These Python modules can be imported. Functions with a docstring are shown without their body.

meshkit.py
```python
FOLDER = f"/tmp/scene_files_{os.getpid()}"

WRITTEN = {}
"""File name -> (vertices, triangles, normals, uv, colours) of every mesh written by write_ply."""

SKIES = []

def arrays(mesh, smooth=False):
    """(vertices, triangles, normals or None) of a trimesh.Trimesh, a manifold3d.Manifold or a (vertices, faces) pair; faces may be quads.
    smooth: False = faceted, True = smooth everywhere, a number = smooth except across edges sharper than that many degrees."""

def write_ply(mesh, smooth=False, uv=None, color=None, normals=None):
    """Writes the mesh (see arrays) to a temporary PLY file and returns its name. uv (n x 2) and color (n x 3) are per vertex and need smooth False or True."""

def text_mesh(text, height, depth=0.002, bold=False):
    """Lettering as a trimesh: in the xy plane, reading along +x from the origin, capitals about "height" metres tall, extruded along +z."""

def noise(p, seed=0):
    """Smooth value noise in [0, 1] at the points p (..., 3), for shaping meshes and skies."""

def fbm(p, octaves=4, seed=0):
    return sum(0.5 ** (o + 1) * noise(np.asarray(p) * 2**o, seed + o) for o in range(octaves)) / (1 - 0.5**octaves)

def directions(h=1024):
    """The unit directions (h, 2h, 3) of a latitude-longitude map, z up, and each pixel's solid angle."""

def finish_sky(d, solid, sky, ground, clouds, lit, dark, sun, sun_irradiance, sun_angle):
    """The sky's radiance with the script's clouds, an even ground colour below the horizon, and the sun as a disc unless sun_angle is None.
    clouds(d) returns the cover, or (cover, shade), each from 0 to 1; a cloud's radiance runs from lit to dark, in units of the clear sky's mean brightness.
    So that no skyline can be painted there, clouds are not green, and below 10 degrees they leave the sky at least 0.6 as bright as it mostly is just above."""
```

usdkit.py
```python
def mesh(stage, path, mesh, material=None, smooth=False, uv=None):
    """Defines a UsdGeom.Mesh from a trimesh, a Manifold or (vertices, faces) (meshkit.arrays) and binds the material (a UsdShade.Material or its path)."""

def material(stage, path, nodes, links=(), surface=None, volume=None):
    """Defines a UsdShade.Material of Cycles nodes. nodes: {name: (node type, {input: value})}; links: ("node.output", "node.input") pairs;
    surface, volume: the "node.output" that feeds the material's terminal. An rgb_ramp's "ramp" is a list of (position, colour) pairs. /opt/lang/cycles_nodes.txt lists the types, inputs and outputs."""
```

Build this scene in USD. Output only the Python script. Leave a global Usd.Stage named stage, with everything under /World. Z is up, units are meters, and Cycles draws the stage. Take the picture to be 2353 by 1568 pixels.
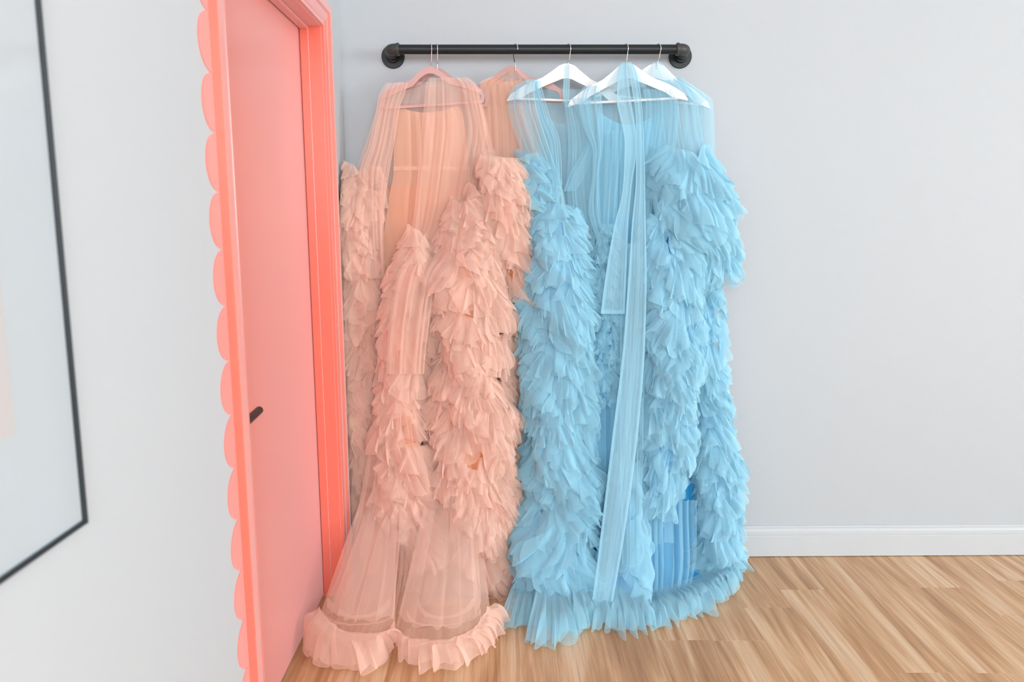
import math, random
import numpy as np
import trimesh
from scipy.interpolate import PchipInterpolator
from shapely.geometry import Polygon, Point, box as sbox
from shapely.ops import unary_union
from pxr import Usd, UsdGeom, UsdLux, UsdShade, Gf, Sdf
import usdkit

stage = Usd.Stage.CreateInMemory()
UsdGeom.SetStageUpAxis(stage, UsdGeom.Tokens.z)
UsdGeom.SetStageMetersPerUnit(stage, 1.0)
UsdGeom.Xform.Define(stage, '/World')
UsdGeom.Scope.Define(stage, '/World/Looks')

# ------------------------------------------------------------------ camera
W_PX, H_PX, F_PX = 2353.0, 1568.0, 1723.18
PITCH, YAW, ROLL = 0.158067, 0.007930, 0.0021055
CAM = np.array([0.6331, -3.05, 1.43094])
FWD = np.array([math.sin(YAW) * math.cos(PITCH), math.cos(YAW) * math.cos(PITCH), -math.sin(PITCH)])
_r = np.array([math.cos(YAW), -math.sin(YAW), 0.0]); _d = np.cross(FWD, _r)
RIGHT = math.cos(ROLL) * _r + math.sin(ROLL) * _d
DOWN = -math.sin(ROLL) * _r + math.cos(ROLL) * _d
cam = UsdGeom.Camera.Define(stage, '/World/camera')
cam.CreateHorizontalApertureAttr(36.0)
cam.CreateVerticalApertureAttr(36.0 * H_PX / W_PX)
cam.CreateFocalLengthAttr(36.0 * F_PX / W_PX)
cam.CreateFStopAttr(3.2)
cam.CreateFocusDistanceAttr(2.85)
cam.CreateClippingRangeAttr(Gf.Vec2f(0.05, 100.0))
M = Gf.Matrix4d(*RIGHT, 0, *(-DOWN), 0, *(-FWD), 0, *CAM, 1)
cam.AddTransformOp().Set(M)
cam.GetPrim().CreateAttribute('exposure', Sdf.ValueTypeNames.Float).Set(0.0)

# ------------------------------------------------------------------ sky and window light
dome = UsdLux.DomeLight.Define(stage, '/World/sky_light')
dome.CreateColorAttr(Gf.Vec3f(0.80, 0.90, 1.0)); dome.CreateIntensityAttr(1.0)
ROOM_X, ROOM_Y, ROOM_Z = 8.6, -6.8, 3.4
WIN = (-0.05, 2.9, 1.6, 3.2)           # wide shop window in the wall behind the camera: x0, x1, z0, z1
WIN2 = (-6.6, -3.2, 1.2, 3.2)        # shop window in the right wall: y0, y1, z0, z1


def window_light(name, w, h, at, rot, power):
    l = UsdLux.RectLight.Define(stage, '/World/' + name)
    l.CreateWidthAttr(w); l.CreateHeightAttr(h); l.CreateColorAttr(Gf.Vec3f(0.95, 0.985, 1.0)); l.CreateIntensityAttr(power)
    l.AddTranslateOp().Set(Gf.Vec3d(*at)); l.AddRotateXYZOp().Set(Gf.Vec3f(*rot))


window_light('window_daylight_rear', WIN[1] - WIN[0], WIN[3] - WIN[2], ((WIN[0] + WIN[1]) / 2, ROOM_Y + .02, (WIN[2] + WIN[3]) / 2), (90, 0, 0), 12.8)
window_light('window_daylight_right', WIN2[1] - WIN2[0], WIN2[3] - WIN2[2], (ROOM_X - .02, (WIN2[0] + WIN2[1]) / 2, (WIN2[2] + WIN2[3]) / 2), (90, 0, 90), 17.0)


# ------------------------------------------------------------------ pixel -> world
def rays(u, v):
    u, v = np.asarray(u, float), np.asarray(v, float)
    return (u - W_PX / 2)[..., None] * RIGHT + (v - H_PX / 2)[..., None] * DOWN + F_PX * FWD


def on_y(u, v, y):
    w = rays(u, v); t = (np.asarray(y, float) - CAM[1]) / w[..., 1]
    return CAM + w * t[..., None]


def on_z(u, v, z):
    w = rays(u, v); t = (np.asarray(z, float) - CAM[2]) / w[..., 2]
    return CAM + w * t[..., None]


# ------------------------------------------------------------------ prim helpers
used = {}


def numbered(parent, name):
    k = (parent, name); n = used.get(k, 0); used[k] = n + 1
    return f'{parent}/{name}' + (f'_{n:03d}' if n else '')


def put(o, label=None, cat=None, group=None, kind=None):
    p = o.GetPrim() if hasattr(o, 'GetPrim') else o
    for k, x in (('label', label), ('category', cat), ('group', group), ('kind', kind)):
        if x: p.SetCustomDataByKey(k, x)
    return o


def pathof(parent):
    return '/World' if parent is None else (parent if isinstance(parent, str) else str(parent.GetPath()))


def thing(name, label, cat, loc=(0, 0, 0), group=None, kind=None):
    x = UsdGeom.Xform.Define(stage, numbered('/World', name))
    x.AddTranslateOp().Set(Gf.Vec3d(*map(float, loc)))
    x.loc = np.asarray(loc, float)
    ORIGIN[str(x.GetPath())] = np.asarray(loc, float)
    return put(x, label, cat, group, kind)


ORIGIN = {}


def obj(name, mesh, mat, parent=None, smooth=30, label=None, **kw):
    """mesh in world coordinates; shifted into the frame of the thing it belongs to"""
    pp = pathof(parent); path = numbered(pp, name)
    top = '/'.join(pp.split('/')[:3])
    off = ORIGIN.get(top, np.zeros(3))
    if isinstance(mesh, tuple):
        v, f = np.asarray(mesh[0], float) - off, np.asarray(mesh[1])
        m = usdkit.mesh(stage, path, (v, f), mat, smooth=smooth)
    else:
        mesh = mesh.copy(); mesh.apply_translation(-off)
        m = usdkit.mesh(stage, path, mesh, mat, smooth=smooth)
    if label or kw: put(m, label, **kw)
    return m


def bx(x0, x1, y0, y1, z0, z1):
    m = trimesh.creation.box([abs(x1 - x0), abs(y1 - y0), abs(z1 - z0)])
    m.apply_translation([(x0 + x1) / 2, (y0 + y1) / 2, (z0 + z1) / 2]); return m


def cat(*ms):
    return trimesh.util.concatenate(list(ms))


def bevel_box(x0, x1, y0, y1, z0, z1, b):
    """a box whose edges are chamfered: hull of three inset boxes"""
    pts = []
    for a, c, e in ((0, b, b), (b, 0, b), (b, b, 0)):
        for x in (x0 + a, x1 - a):
            for y in (y0 + c, y1 - c):
                for z in (z0 + e, z1 - e): pts.append((x, y, z))
    return trimesh.convex.convex_hull(np.array(pts))


def tube(points, r, sides=10, caps=True):
    p = np.asarray(points, float); n = len(p); r = np.broadcast_to(np.asarray(r, float), (n,))
    t = np.gradient(p, axis=0); t /= np.linalg.norm(t, axis=1, keepdims=True) + 1e-12
    a = np.zeros_like(p); ref = np.array([1.0, 0, 0]) if abs(t[0, 0]) < .9 else np.array([0, 0, 1.0])
    for i in range(n):
        q = (ref if i == 0 else a[i - 1]); q = q - t[i] * (q @ t[i]); a[i] = q / (np.linalg.norm(q) + 1e-12)
    b = np.cross(t, a); ang = np.arange(sides) * 2 * np.pi / sides
    v = p[:, None] + r[:, None, None] * (np.cos(ang)[None, :, None] * a[:, None] + np.sin(ang)[None, :, None] * b[:, None])
    f = []
    for i in range(n - 1):
        for j in range(sides):
            k = (j + 1) % sides
            f += [[i * sides + j, i * sides + k, (i + 1) * sides + k], [i * sides + j, (i + 1) * sides + k, (i + 1) * sides + j]]
    v = v.reshape(-1, 3)
    if caps:
        v = np.vstack([v, p[0], p[-1]]); c0, c1 = n * sides, n * sides + 1
        for j in range(sides):
            k = (j + 1) % sides; f += [[c0, k, j], [c1, (n - 1) * sides + j, (n - 1) * sides + k]]
    return trimesh.Trimesh(v, np.array(f), process=False)


def extrude_x(profile, x0, x1):
    """profile: (y, z) closed polygon, extruded along x"""
    m = trimesh.creation.extrude_polygon(Polygon(profile), x1 - x0, engine='earcut')
    v = m.vertices.copy(); m.vertices = np.stack([v[:, 2] + x0, v[:, 0], v[:, 1]], 1); return m


# ------------------------------------------------------------------ materials
def mat(name, nodes, links, surface='p.BSDF'):
    return usdkit.material(stage, '/World/Looks/' + name, nodes, links, surface=surface)


def plain(name, col, rough=.5, spec=.5, metal=0.0, bump=None):
    n = {'p': ('principled_bsdf', dict(base_color=col, roughness=rough, specular_ior_level=spec, metallic=metal))}
    l = []
    if bump:
        n['g'] = ('geometry', {}); n['t'] = ('noise_texture', dict(scale=bump[0], detail=3.0)); n['b'] = ('bump', dict(strength=bump[1], distance=bump[2]))
        l = [('g.position', 't.vector'), ('t.fac', 'b.height'), ('b.normal', 'p.normal')]
    return mat(name, n, l)


WALL = plain('wall_paint', (.53, .568, .60), .55, .3, bump=(140, .12, .002))
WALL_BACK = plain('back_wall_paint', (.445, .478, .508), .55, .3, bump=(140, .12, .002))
CEIL = plain('ceiling_paint', (.86, .86, .86), .8, .2)
TRIM = plain('white_trim_paint', (.50, .53, .555), .35, .4)
CORAL = mat('coral_paint', {'p': ('principled_bsdf', dict(base_color=(.78, .16, .105), roughness=.30, ior=1.75, sheen_weight=.85, sheen_roughness=.45, sheen_tint=(.9, .92, 1.))), 'g': ('geometry', {}), 't': ('noise_texture', dict(scale=260.0, detail=3.0)), 'b': ('bump', dict(strength=.06, distance=.001))},
            [('g.position', 't.vector'), ('t.fac', 'b.height'), ('b.normal', 'p.normal')])
BLACK = plain('black_pipe_iron', (.010, .014, .016), .42, .35, bump=(500, .15, .0006))
ELBOW = plain('dark_grey_fitting', (.035, .037, .036), .45, .5, bump=(300, .2, .0008))
SCREW = plain('screw_black', (.006, .006, .007), .5)
CHROME = plain('hook_chrome', (.78, .78, .78), .22, .5, 1.0)
VELVET = plain('dusty_rose_velvet', (.54, .345, .335), .9, .1)
WHITEWOOD = plain('white_hanger_paint', (.74, .73, .725), .4, .4)
FRAME = plain('black_frame_paint', (.012, .018, .022), .4)
MATBOARD = plain('white_mat_board', (.52, .565, .60), .7, .2)
PRINT = plain('pale_pink_print', (.56, .535, .535), .7, .2)
HANDLE = plain('dark_handle_metal', (.02, .012, .012), .4)
LABELW = plain('care_label', (.9, .9, .88), .7)
def pane_glass(name, rough):
    return mat(name, {'lw': ('layer_weight', dict(blend=.5)), 'pw': ('math', dict(math_type='power', value2=5.0)), 'ma': ('math', dict(math_type='multiply_add', value2=.9, value3=.04)),
                      't': ('transparent_bsdf', {}), 'g': ('glossy_bsdf', dict(color=(1, 1, 1), roughness=rough)), 'm': ('mix_closure', {})},
               [('lw.facing', 'pw.value1'), ('pw.value', 'ma.value1'), ('ma.value', 'm.fac'), ('t.BSDF', 'm.closure1'), ('g.BSDF', 'm.closure2')], 'm.closure')


GLASS = pane_glass('picture_glass', .08)
PANE = pane_glass('window_glass', .02)


def tulle(name, col, a, edge=.9, power=2.0, trans=.28):
    """net fabric: see-through where it faces us, closer where it is seen edge-on"""
    n = {'lw': ('layer_weight', dict(blend=.5)), 'pw': ('math', dict(math_type='power', value2=power)),
         'ma': ('math', dict(math_type='multiply_add', value2=edge - a, value3=a)),
         't': ('transparent_bsdf', {}), 'd': ('diffuse_bsdf', dict(color=col, roughness=.3)), 's': ('translucent_bsdf', dict(color=col)),
         'c': ('mix_closure', dict(fac=trans)), 'm': ('mix_closure', {})}
    l = [('lw.facing', 'pw.value1'), ('pw.value', 'ma.value1'), ('ma.value', 'm.fac'), ('d.BSDF', 'c.closure1'), ('s.BSDF', 'c.closure2'),
         ('t.BSDF', 'm.closure1'), ('c.closure', 'm.closure2')]
    return mat(name, n, l, 'm.closure')


PEACH = (1.0, .74, .635)
BLUE = (.48, .815, .95)
P_RUF = tulle('peach_tulle_ruffle', PEACH, .31, .92, 1.5)
P_SHEER = tulle('peach_tulle_sheer', PEACH, .27, .68)
P_PANEL = tulle('peach_tulle_panel', PEACH, .36, .72)
P_SLIP = tulle('peach_tulle_slip', (1.0, .64, .47), .62, .95)
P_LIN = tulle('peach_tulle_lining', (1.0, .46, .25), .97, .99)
P_HEM = tulle('peach_tulle_hem', PEACH, .50, .9)
B_RUF = tulle('blue_tulle_ruffle', BLUE, .31, .92, 1.5)
B_SHEER = tulle('blue_tulle_sheer', BLUE, .29, .68)
B_SASH = tulle('blue_tulle_sash', (.50, .82, .95), .46, .85)
B_SLIP = tulle('blue_tulle_slip', (.40, .78, .95), .62, .95)
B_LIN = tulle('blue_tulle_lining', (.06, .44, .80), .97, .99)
B_HEM = tulle('blue_tulle_hem', BLUE, .50, .9)


def wood(name, seed):
    n = {'g': ('geometry', {}), 'oi': ('object_info', {}),
         'off': ('combine_xyz', {}), 'k1': ('math', dict(math_type='multiply', value2=37.0)), 'k2': ('math', dict(math_type='multiply', value2=91.0)),
         'add': ('vector_math', dict(math_type='add')),
         'mp': ('mapping', dict(scale=(22.0, 1.5, 1.0))), 'n1': ('noise_texture', dict(scale=1.0, detail=5.0, roughness=.58, distortion=1.3)), 'mpc': ('mapping', dict(scale=(9.0, .55, 1.0))), 'nc': ('noise_texture', dict(scale=1.0, detail=2.0, roughness=.5, distortion=1.6)), 'nm': ('mix_float', dict(fac=.38)),
         'r1': ('rgb_ramp', dict(ramp=[(.30, (.32, .165, .073)), (.42, (.47, .263, .128)), (.50, (.56, .343, .186)), (.58, (.64, .434, .268)), (.70, (.71, .54, .385))])),
         'mp2': ('mapping', dict(scale=(75.0, 2.2, 1.0))), 'n2': ('noise_texture', dict(scale=1.0, detail=4.0, roughness=.6, distortion=.3)),
         'r2': ('rgb_ramp', dict(ramp=[(.36, (.80, .77, .74)), (.5, (1, 1, 1)), (.68, (1.08, 1.08, 1.08))])),
         'mp3': ('mapping', dict(scale=(7.0, .9, 1.0))), 'wv': ('wave_texture', dict(wave_type='rings', rings_direction='z', scale=2.2, distortion=7.0, detail=3.0, detail_scale=1.1)),
         'r3': ('rgb_ramp', dict(ramp=[(.0, (.88, .85, .82)), (.25, (1, 1, 1)), (1, (1, 1, 1))])),
         'm1': ('mix_color', dict(blend_type='multiply', fac=.8)), 'm2': ('mix_color', dict(blend_type='multiply', fac=.6)),
         'tn': ('rgb_ramp', dict(ramp=[(0, (.90, .85, .80)), (.35, (1.0, .98, .95)), (.7, (1.06, 1.06, 1.06)), (1, (.97, .92, .86))])),
         'm3': ('mix_color', dict(blend_type='multiply', fac=1.0, use_clamp=False)),
         'b': ('bump', dict(strength=.12, distance=.001)),
         'p': ('principled_bsdf', dict(roughness=.33, specular_ior_level=.5))}
    l = [('oi.random', 'k1.value1'), ('oi.random', 'k2.value1'), ('k1.value', 'off.x'), ('k2.value', 'off.y'),
         ('g.position', 'add.vector1'), ('off.vector', 'add.vector2'),
         ('add.vector', 'mp.vector'), ('mp.vector', 'n1.vector'), ('add.vector', 'mpc.vector'), ('mpc.vector', 'nc.vector'), ('nc.fac', 'nm.a'), ('n1.fac', 'nm.b'), ('nm.result', 'r1.fac'),
         ('add.vector', 'mp2.vector'), ('mp2.vector', 'n2.vector'), ('n2.fac', 'r2.fac'),
         ('add.vector', 'mp3.vector'), ('mp3.vector', 'wv.vector'), ('wv.fac', 'r3.fac'),
         ('r1.color', 'm1.a'), ('r2.color', 'm1.b'), ('m1.result', 'm2.a'), ('r3.color', 'm2.b'),
         ('oi.random', 'tn.fac'), ('m2.result', 'm3.a'), ('tn.color', 'm3.b'), ('m3.result', 'p.base_color'),
         ('n2.fac', 'b.height'), ('b.normal', 'p.normal')]
    return mat(name, n, l)


WOOD = wood('oak_plank', 0)
UNDER = plain('floor_far_wood', (.50, .32, .18), .4)
GAP = plain('plank_gap_dark', (.06, .04, .028), .8)

# ------------------------------------------------------------------ room shell
DOOR_Y0, DOOR_Y1, DOOR_Z = -1.273, -.335, 2.095        # the door opening in the left wall
floor = thing('floor', 'oak-look vinyl plank floor running towards the back wall', 'floor', (0, 0, 0), kind='structure')
obj('subfloor', bx(-.25, ROOM_X, ROOM_Y, .0, -.06, -.012), GAP, floor)
rng = random.Random(5)
PW, PL = .182, 1.22
known = {0: -.663, 2: -.304, 3: -.855, 5: -.294, 6: -.508}
i0 = int(math.floor((-.22 - 1.337) / PW)); i1 = int(math.ceil((ROOM_X - 1.337) / PW))
for i in range(i0, i1):
    xa, xb = max(1.337 + i * PW, -.22), min(1.337 + (i + 1) * PW, ROOM_X)
    yj = known.get(i, -rng.uniform(0, PL)); ys = [0.0]
    while yj > ROOM_Y: ys.append(yj); yj -= PL
    ys.append(ROOM_Y)
    for a, b in zip(ys[1:], ys[:-1]):
        if b - a < .01 or a < -4.2 or xa > 6.5: continue
        obj('plank', bevel_box(xa + .00015, xb - .00015, a + .00015, b - .00015, -.012, rng.uniform(-.0002, 0), .0004), WOOD, floor, smooth=False)
obj('underlay', cat(bx(0, ROOM_X, ROOM_Y, -3.0, -.012, -.0012), bx(6.4, ROOM_X, -3.0, 0, -.012, -.0012)), UNDER, floor)

put(obj('wall_back', bx(-.25, ROOM_X + .2, 0, .2, -.06, ROOM_Z), WALL_BACK), 'smooth white back wall behind the hanging gowns', 'wall', kind='structure')
wl = cat(bx(-.22, 0, ROOM_Y, DOOR_Y0 - .022, -.06, ROOM_Z), bx(-.22, 0, DOOR_Y1 + .022, .001, -.06, ROOM_Z), bx(-.22, 0, DOOR_Y0 - .022, DOOR_Y1 + .022, DOOR_Z + .022, ROOM_Z))
put(obj('wall_left', wl, WALL), 'white left wall with the coral door and the framed picture', 'wall', kind='structure')
wr = cat(bx(ROOM_X, ROOM_X + .2, ROOM_Y, WIN2[0], -.06, ROOM_Z), bx(ROOM_X, ROOM_X + .2, WIN2[1], .2, -.06, ROOM_Z),
         bx(ROOM_X, ROOM_X + .2, WIN2[0], WIN2[1], -.06, WIN2[2]), bx(ROOM_X, ROOM_X + .2, WIN2[0], WIN2[1], WIN2[3], ROOM_Z))
put(obj('wall_right', wr, WALL), 'white right wall outside the picture', 'wall', kind='structure')
wf = cat(bx(-.25, WIN[0], ROOM_Y - .2, ROOM_Y, -.06, ROOM_Z), bx(WIN[1], ROOM_X + .2, ROOM_Y - .2, ROOM_Y, -.06, ROOM_Z),
         bx(WIN[0], WIN[1], ROOM_Y - .2, ROOM_Y, -.06, WIN[2]), bx(WIN[0], WIN[1], ROOM_Y - .2, ROOM_Y, WIN[3], ROOM_Z))
put(obj('wall_front', wf, WALL), 'white wall with the wide window, behind the camera', 'wall', kind='structure')
put(obj('ceiling', bx(-.25, ROOM_X + .2, ROOM_Y - .2, .2, ROOM_Z, ROOM_Z + .15), CEIL), 'white ceiling above the picture', 'ceiling', kind='structure')
w1 = thing('window_1', 'wide white framed window behind the camera', 'window', (0, 0, 0), kind='structure')
fy0, fy1 = ROOM_Y - .14, ROOM_Y - .08
obj('window_frame', cat(bx(WIN[0], WIN[1], fy0, fy1, WIN[2], WIN[2] + .06), bx(WIN[0], WIN[1], fy0, fy1, WIN[3] - .06, WIN[3]),
                        bx(WIN[0], WIN[0] + .06, fy0, fy1, WIN[2] + .06, WIN[3] - .06), bx(WIN[1] - .06, WIN[1], fy0, fy1, WIN[2] + .06, WIN[3] - .06)), TRIM, w1)
for k in range(4):
    xa = WIN[0] + .06 + k * (WIN[1] - WIN[0] - .12) / 4; xb = xa + (WIN[1] - WIN[0] - .12) / 4
    obj('pane', bx(xa, xb, ROOM_Y - .112, ROOM_Y - .108, WIN[2] + .06, WIN[3] - .06), PANE, w1)
    if k: obj('mullion', bx(xa - .025, xa + .025, fy0, fy1, WIN[2] + .06, WIN[3] - .06), TRIM, w1)

w2 = thing('window_2', 'white framed shop window in the right wall', 'window', (0, 0, 0), kind='structure')
fx0, fx1 = ROOM_X + .08, ROOM_X + .14
obj('window_frame', cat(bx(fx0, fx1, WIN2[0], WIN2[1], WIN2[2], WIN2[2] + .06), bx(fx0, fx1, WIN2[0], WIN2[1], WIN2[3] - .06, WIN2[3]),
                        bx(fx0, fx1, WIN2[0], WIN2[0] + .06, WIN2[2] + .06, WIN2[3] - .06), bx(fx0, fx1, WIN2[1] - .06, WIN2[1], WIN2[2] + .06, WIN2[3] - .06)), TRIM, w2)
for k in range(3):
    ya = WIN2[0] + .06 + k * (WIN2[1] - WIN2[0] - .12) / 3; yb = ya + (WIN2[1] - WIN2[0] - .12) / 3
    obj('pane', bx(ROOM_X + .108, ROOM_X + .112, ya, yb, WIN2[2] + .06, WIN2[3] - .06), PANE, w2)
    if k: obj('mullion', bx(fx0, fx1, ya - .025, ya + .025, WIN2[2] + .06, WIN2[3] - .06), TRIM, w2)

# baseboards: flat board, a groove, a rounded cap
BB = [(0, 0.003), (-.014, .003), (-.014, .094), (-.0125, .0955), (-.0125, .0985), (-.0135, .100), (-.0135, .113), (-.0125, .119), (-.010, .124), (-.0075, .1265), (-.0075, .1285),
      (-.0085, .130), (-.008, .134), (-.006, .1365), (-.003, .138), (0, .138)]
put(obj('baseboard_back', extrude_x(BB, 0, ROOM_X), TRIM, smooth=20), 'white moulded baseboard along the back wall', 'baseboard', kind='structure')


def extrude_y(profile, y0, y1):
    m = extrude_x([(y, z) for y, z in profile], y0, y1); v = m.vertices.copy()
    m.vertices = np.stack([-v[:, 1], v[:, 0], v[:, 2]], 1); m.invert(); return m


put(obj('baseboard_left', cat(extrude_y(BB, -.25, -.015), extrude_y(BB, ROOM_Y, -1.44)), TRIM, smooth=20), 'white baseboard along the left wall beside the coral door', 'baseboard', kind='structure')

# ------------------------------------------------------------------ the coral door
REC = .0736
d1 = thing('door_1', 'coral painted flush door with coral frame in the left wall', 'door', (0, 0, 0), kind='structure')
obj('door_slab', bevel_box(-REC - .042, -REC, DOOR_Y0 + .004, DOOR_Y1 - .004, .012, DOOR_Z - .005, .002), CORAL, d1)
J = .02
obj('jamb', bx(-.2, 0, DOOR_Y1, DOOR_Y1 + J, -.001, DOOR_Z + J), CORAL, d1)
obj('jamb', bx(-.2, 0, DOOR_Y0 - J, DOOR_Y0, -.001, DOOR_Z + J), CORAL, d1)
obj('head_jamb', bx(-.2, 0, DOOR_Y0, DOOR_Y1, DOOR_Z, DOOR_Z + J), CORAL, d1)
S = .010
obj('door_stop', bevel_box(-REC + .003, -.042, DOOR_Y1 - S, DOOR_Y1, .004, DOOR_Z, .0015), CORAL, d1)
obj('door_stop', bevel_box(-REC + .003, -.042, DOOR_Y0, DOOR_Y0 + S, .004, DOOR_Z, .0015), CORAL, d1)
obj('door_stop', bevel_box(-REC + .003, -.042, DOOR_Y0 + S, DOOR_Y1 - S, DOOR_Z - S, DOOR_Z, .0015), CORAL, d1)
# casing: thin at the opening, a backband at the outer edge
CW = .082
CP = [(0, 0), (.009, 0), (.0105, .002), (.0105, .008), (.009, .0095), (.0088, .012), (.011, .016), (.0135, .026), (.0145, .040), (.0142, .046), (.016, .049), (.0205, .051), (.022, .053), (.022, CW - .002), (.0205, CW), (0, CW)]  # (out of wall, from opening)


def casing(path):
    """CP swept along path [(y, z, (dy, dz) of the direction away from the opening)] with mitred corners"""
    n = len(CP); vs = []
    for y, z, (dy, dz) in path:
        for o, w in CP: vs.append((o, y + dy * (w + .004), z + dz * (w + .004)))
    fs = []
    for k in range(len(path) - 1):
        for i in range(n):
            j = (i + 1) % n
            fs.append([k * n + i, k * n + j, (k + 1) * n + j]); fs.append([k * n + i, (k + 1) * n + j, (k + 1) * n + i])
    m = trimesh.Trimesh(np.array(vs, float), np.array(fs), process=False)
    cap = trimesh.creation.triangulate_polygon(Polygon(CP), engine='earcut')
    caps = []
    for k in (0, len(path) - 1):
        y, z, (dy, dz) = path[k]
        caps.append(trimesh.Trimesh(np.array([(o, y + dy * (w + .004), z + dz * (w + .004)) for o, w in cap[0]]), cap[1], process=False))
    m = cat(m, *caps); m.fix_normals(); return m


obj('casing', casing([(DOOR_Y1, 0.0, (1, 0)), (DOOR_Y1, DOOR_Z, (1, 1))]), CORAL, d1, smooth=25)
obj('casing', casing([(DOOR_Y0, 0.0, (-1, 0)), (DOOR_Y0, DOOR_Z, (-1, 1))]), CORAL, d1, smooth=25)
obj('head_casing', casing([(DOOR_Y0, DOOR_Z, (-1, 1)), (DOOR_Y1, DOOR_Z, (1, 1))]), CORAL, d1, smooth=25)
hy, hz = -1.232, .928
hd = obj('handle', tube([(-REC + .040, hy + .0, hz), (-REC + .044, hy + .02, hz + .001), (-REC + .046, hy + .05, hz + .002), (-REC + .046, hy + .140, hz + .006), (-REC + .046, hy + .145, hz + .006)], [.0095, .0105, .011, .0105, .006], 14), HANDLE, d1, label='dark metal lever handle')
obj('handle_rose', cat(tube([(-REC, hy, hz), (-REC + .008, hy, hz)], [.024, .023], 24), tube([(-REC + .008, hy, hz), (-REC + .046, hy, hz)], .009, 14)), HANDLE, hd)

# scalloped border painted onto thin cut-outs round the casing
t1 = thing('trim_1', 'coral scalloped edging on the wall around the door casing', 'trim', (0, 0, 0), kind='structure')
SC, SR = .1261, .0632


def half_disc(cy, cz, ang0, r=SR, t=.002):
    a = np.linspace(ang0, ang0 + math.pi, 25)
    pts = [(cy + r * math.cos(x), cz + r * math.sin(x)) for x in a]
    m = trimesh.creation.extrude_polygon(Polygon(pts), t, engine='earcut'); v = m.vertices.copy()
    m.vertices = np.stack([v[:, 2], v[:, 0], v[:, 1]], 1); return m


yc = DOOR_Y0 - CW - .004
k = 0
zc = 1.7490 - SC * .5 - 14 * SC
while zc < DOOR_Z + .12:
    if zc - SR > 0: obj('scallop', half_disc(yc, zc, math.pi / 2), CORAL, t1, smooth=25)
    zc += SC
ztop = DOOR_Z + CW + .004
ys = np.arange(DOOR_Y0 - CW + SR, DOOR_Y1 + CW - SR * .6, SC)
for y in ys: obj('scallop', half_disc(y, ztop, 0), CORAL, t1, smooth=25)

# ------------------------------------------------------------------ framed picture on the left wall
fy, fz0, fz1, fyl = -1.982, .992, 2.35, -2.95
TILT = math.radians(.5)
pic = thing('framed_picture', 'large picture in a thin black frame on the left wall', 'picture', (0, (fy + fyl) / 2, fz0))
fb, ft = .0075, .0095
obj('frame', cat(bevel_box(0.0005, ft, fy - fb, fy, fz0, fz1, .001), bevel_box(.0005, ft, fyl, fyl + fb, fz0, fz1, .0015),
                 bevel_box(.0005, ft, fyl + fb, fy - fb, fz0, fz0 + fb, .0015), bevel_box(.0005, ft, fyl + fb, fy - fb, fz1 - fb, fz1, .0015)), FRAME, pic, smooth=False, label='thin black frame')
obj('mat_board', bx(.001, .004, fyl + fb, fy - fb, fz0 + fb, fz1 - fb), MATBOARD, pic)
_w = rays(34, 992); _p = CAM + _w * ((.005 - CAM[0]) / _w[0])
obj('print', bx(.004, .005, fyl + .1, _p[1], _p[2], fz1 - .32), PRINT, pic, label='pale pink print')
obj('glazing', (np.array([(.0075, fyl + fb, fz0 + fb), (.0075, fy - fb, fz0 + fb), (.0075, fy - fb, fz1 - fb), (.0075, fyl + fb, fz1 - fb)]), np.array([(0, 1, 2), (0, 2, 3)])), GLASS, pic, smooth=False)

pic.AddRotateXOp().Set(-math.degrees(TILT))

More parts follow.
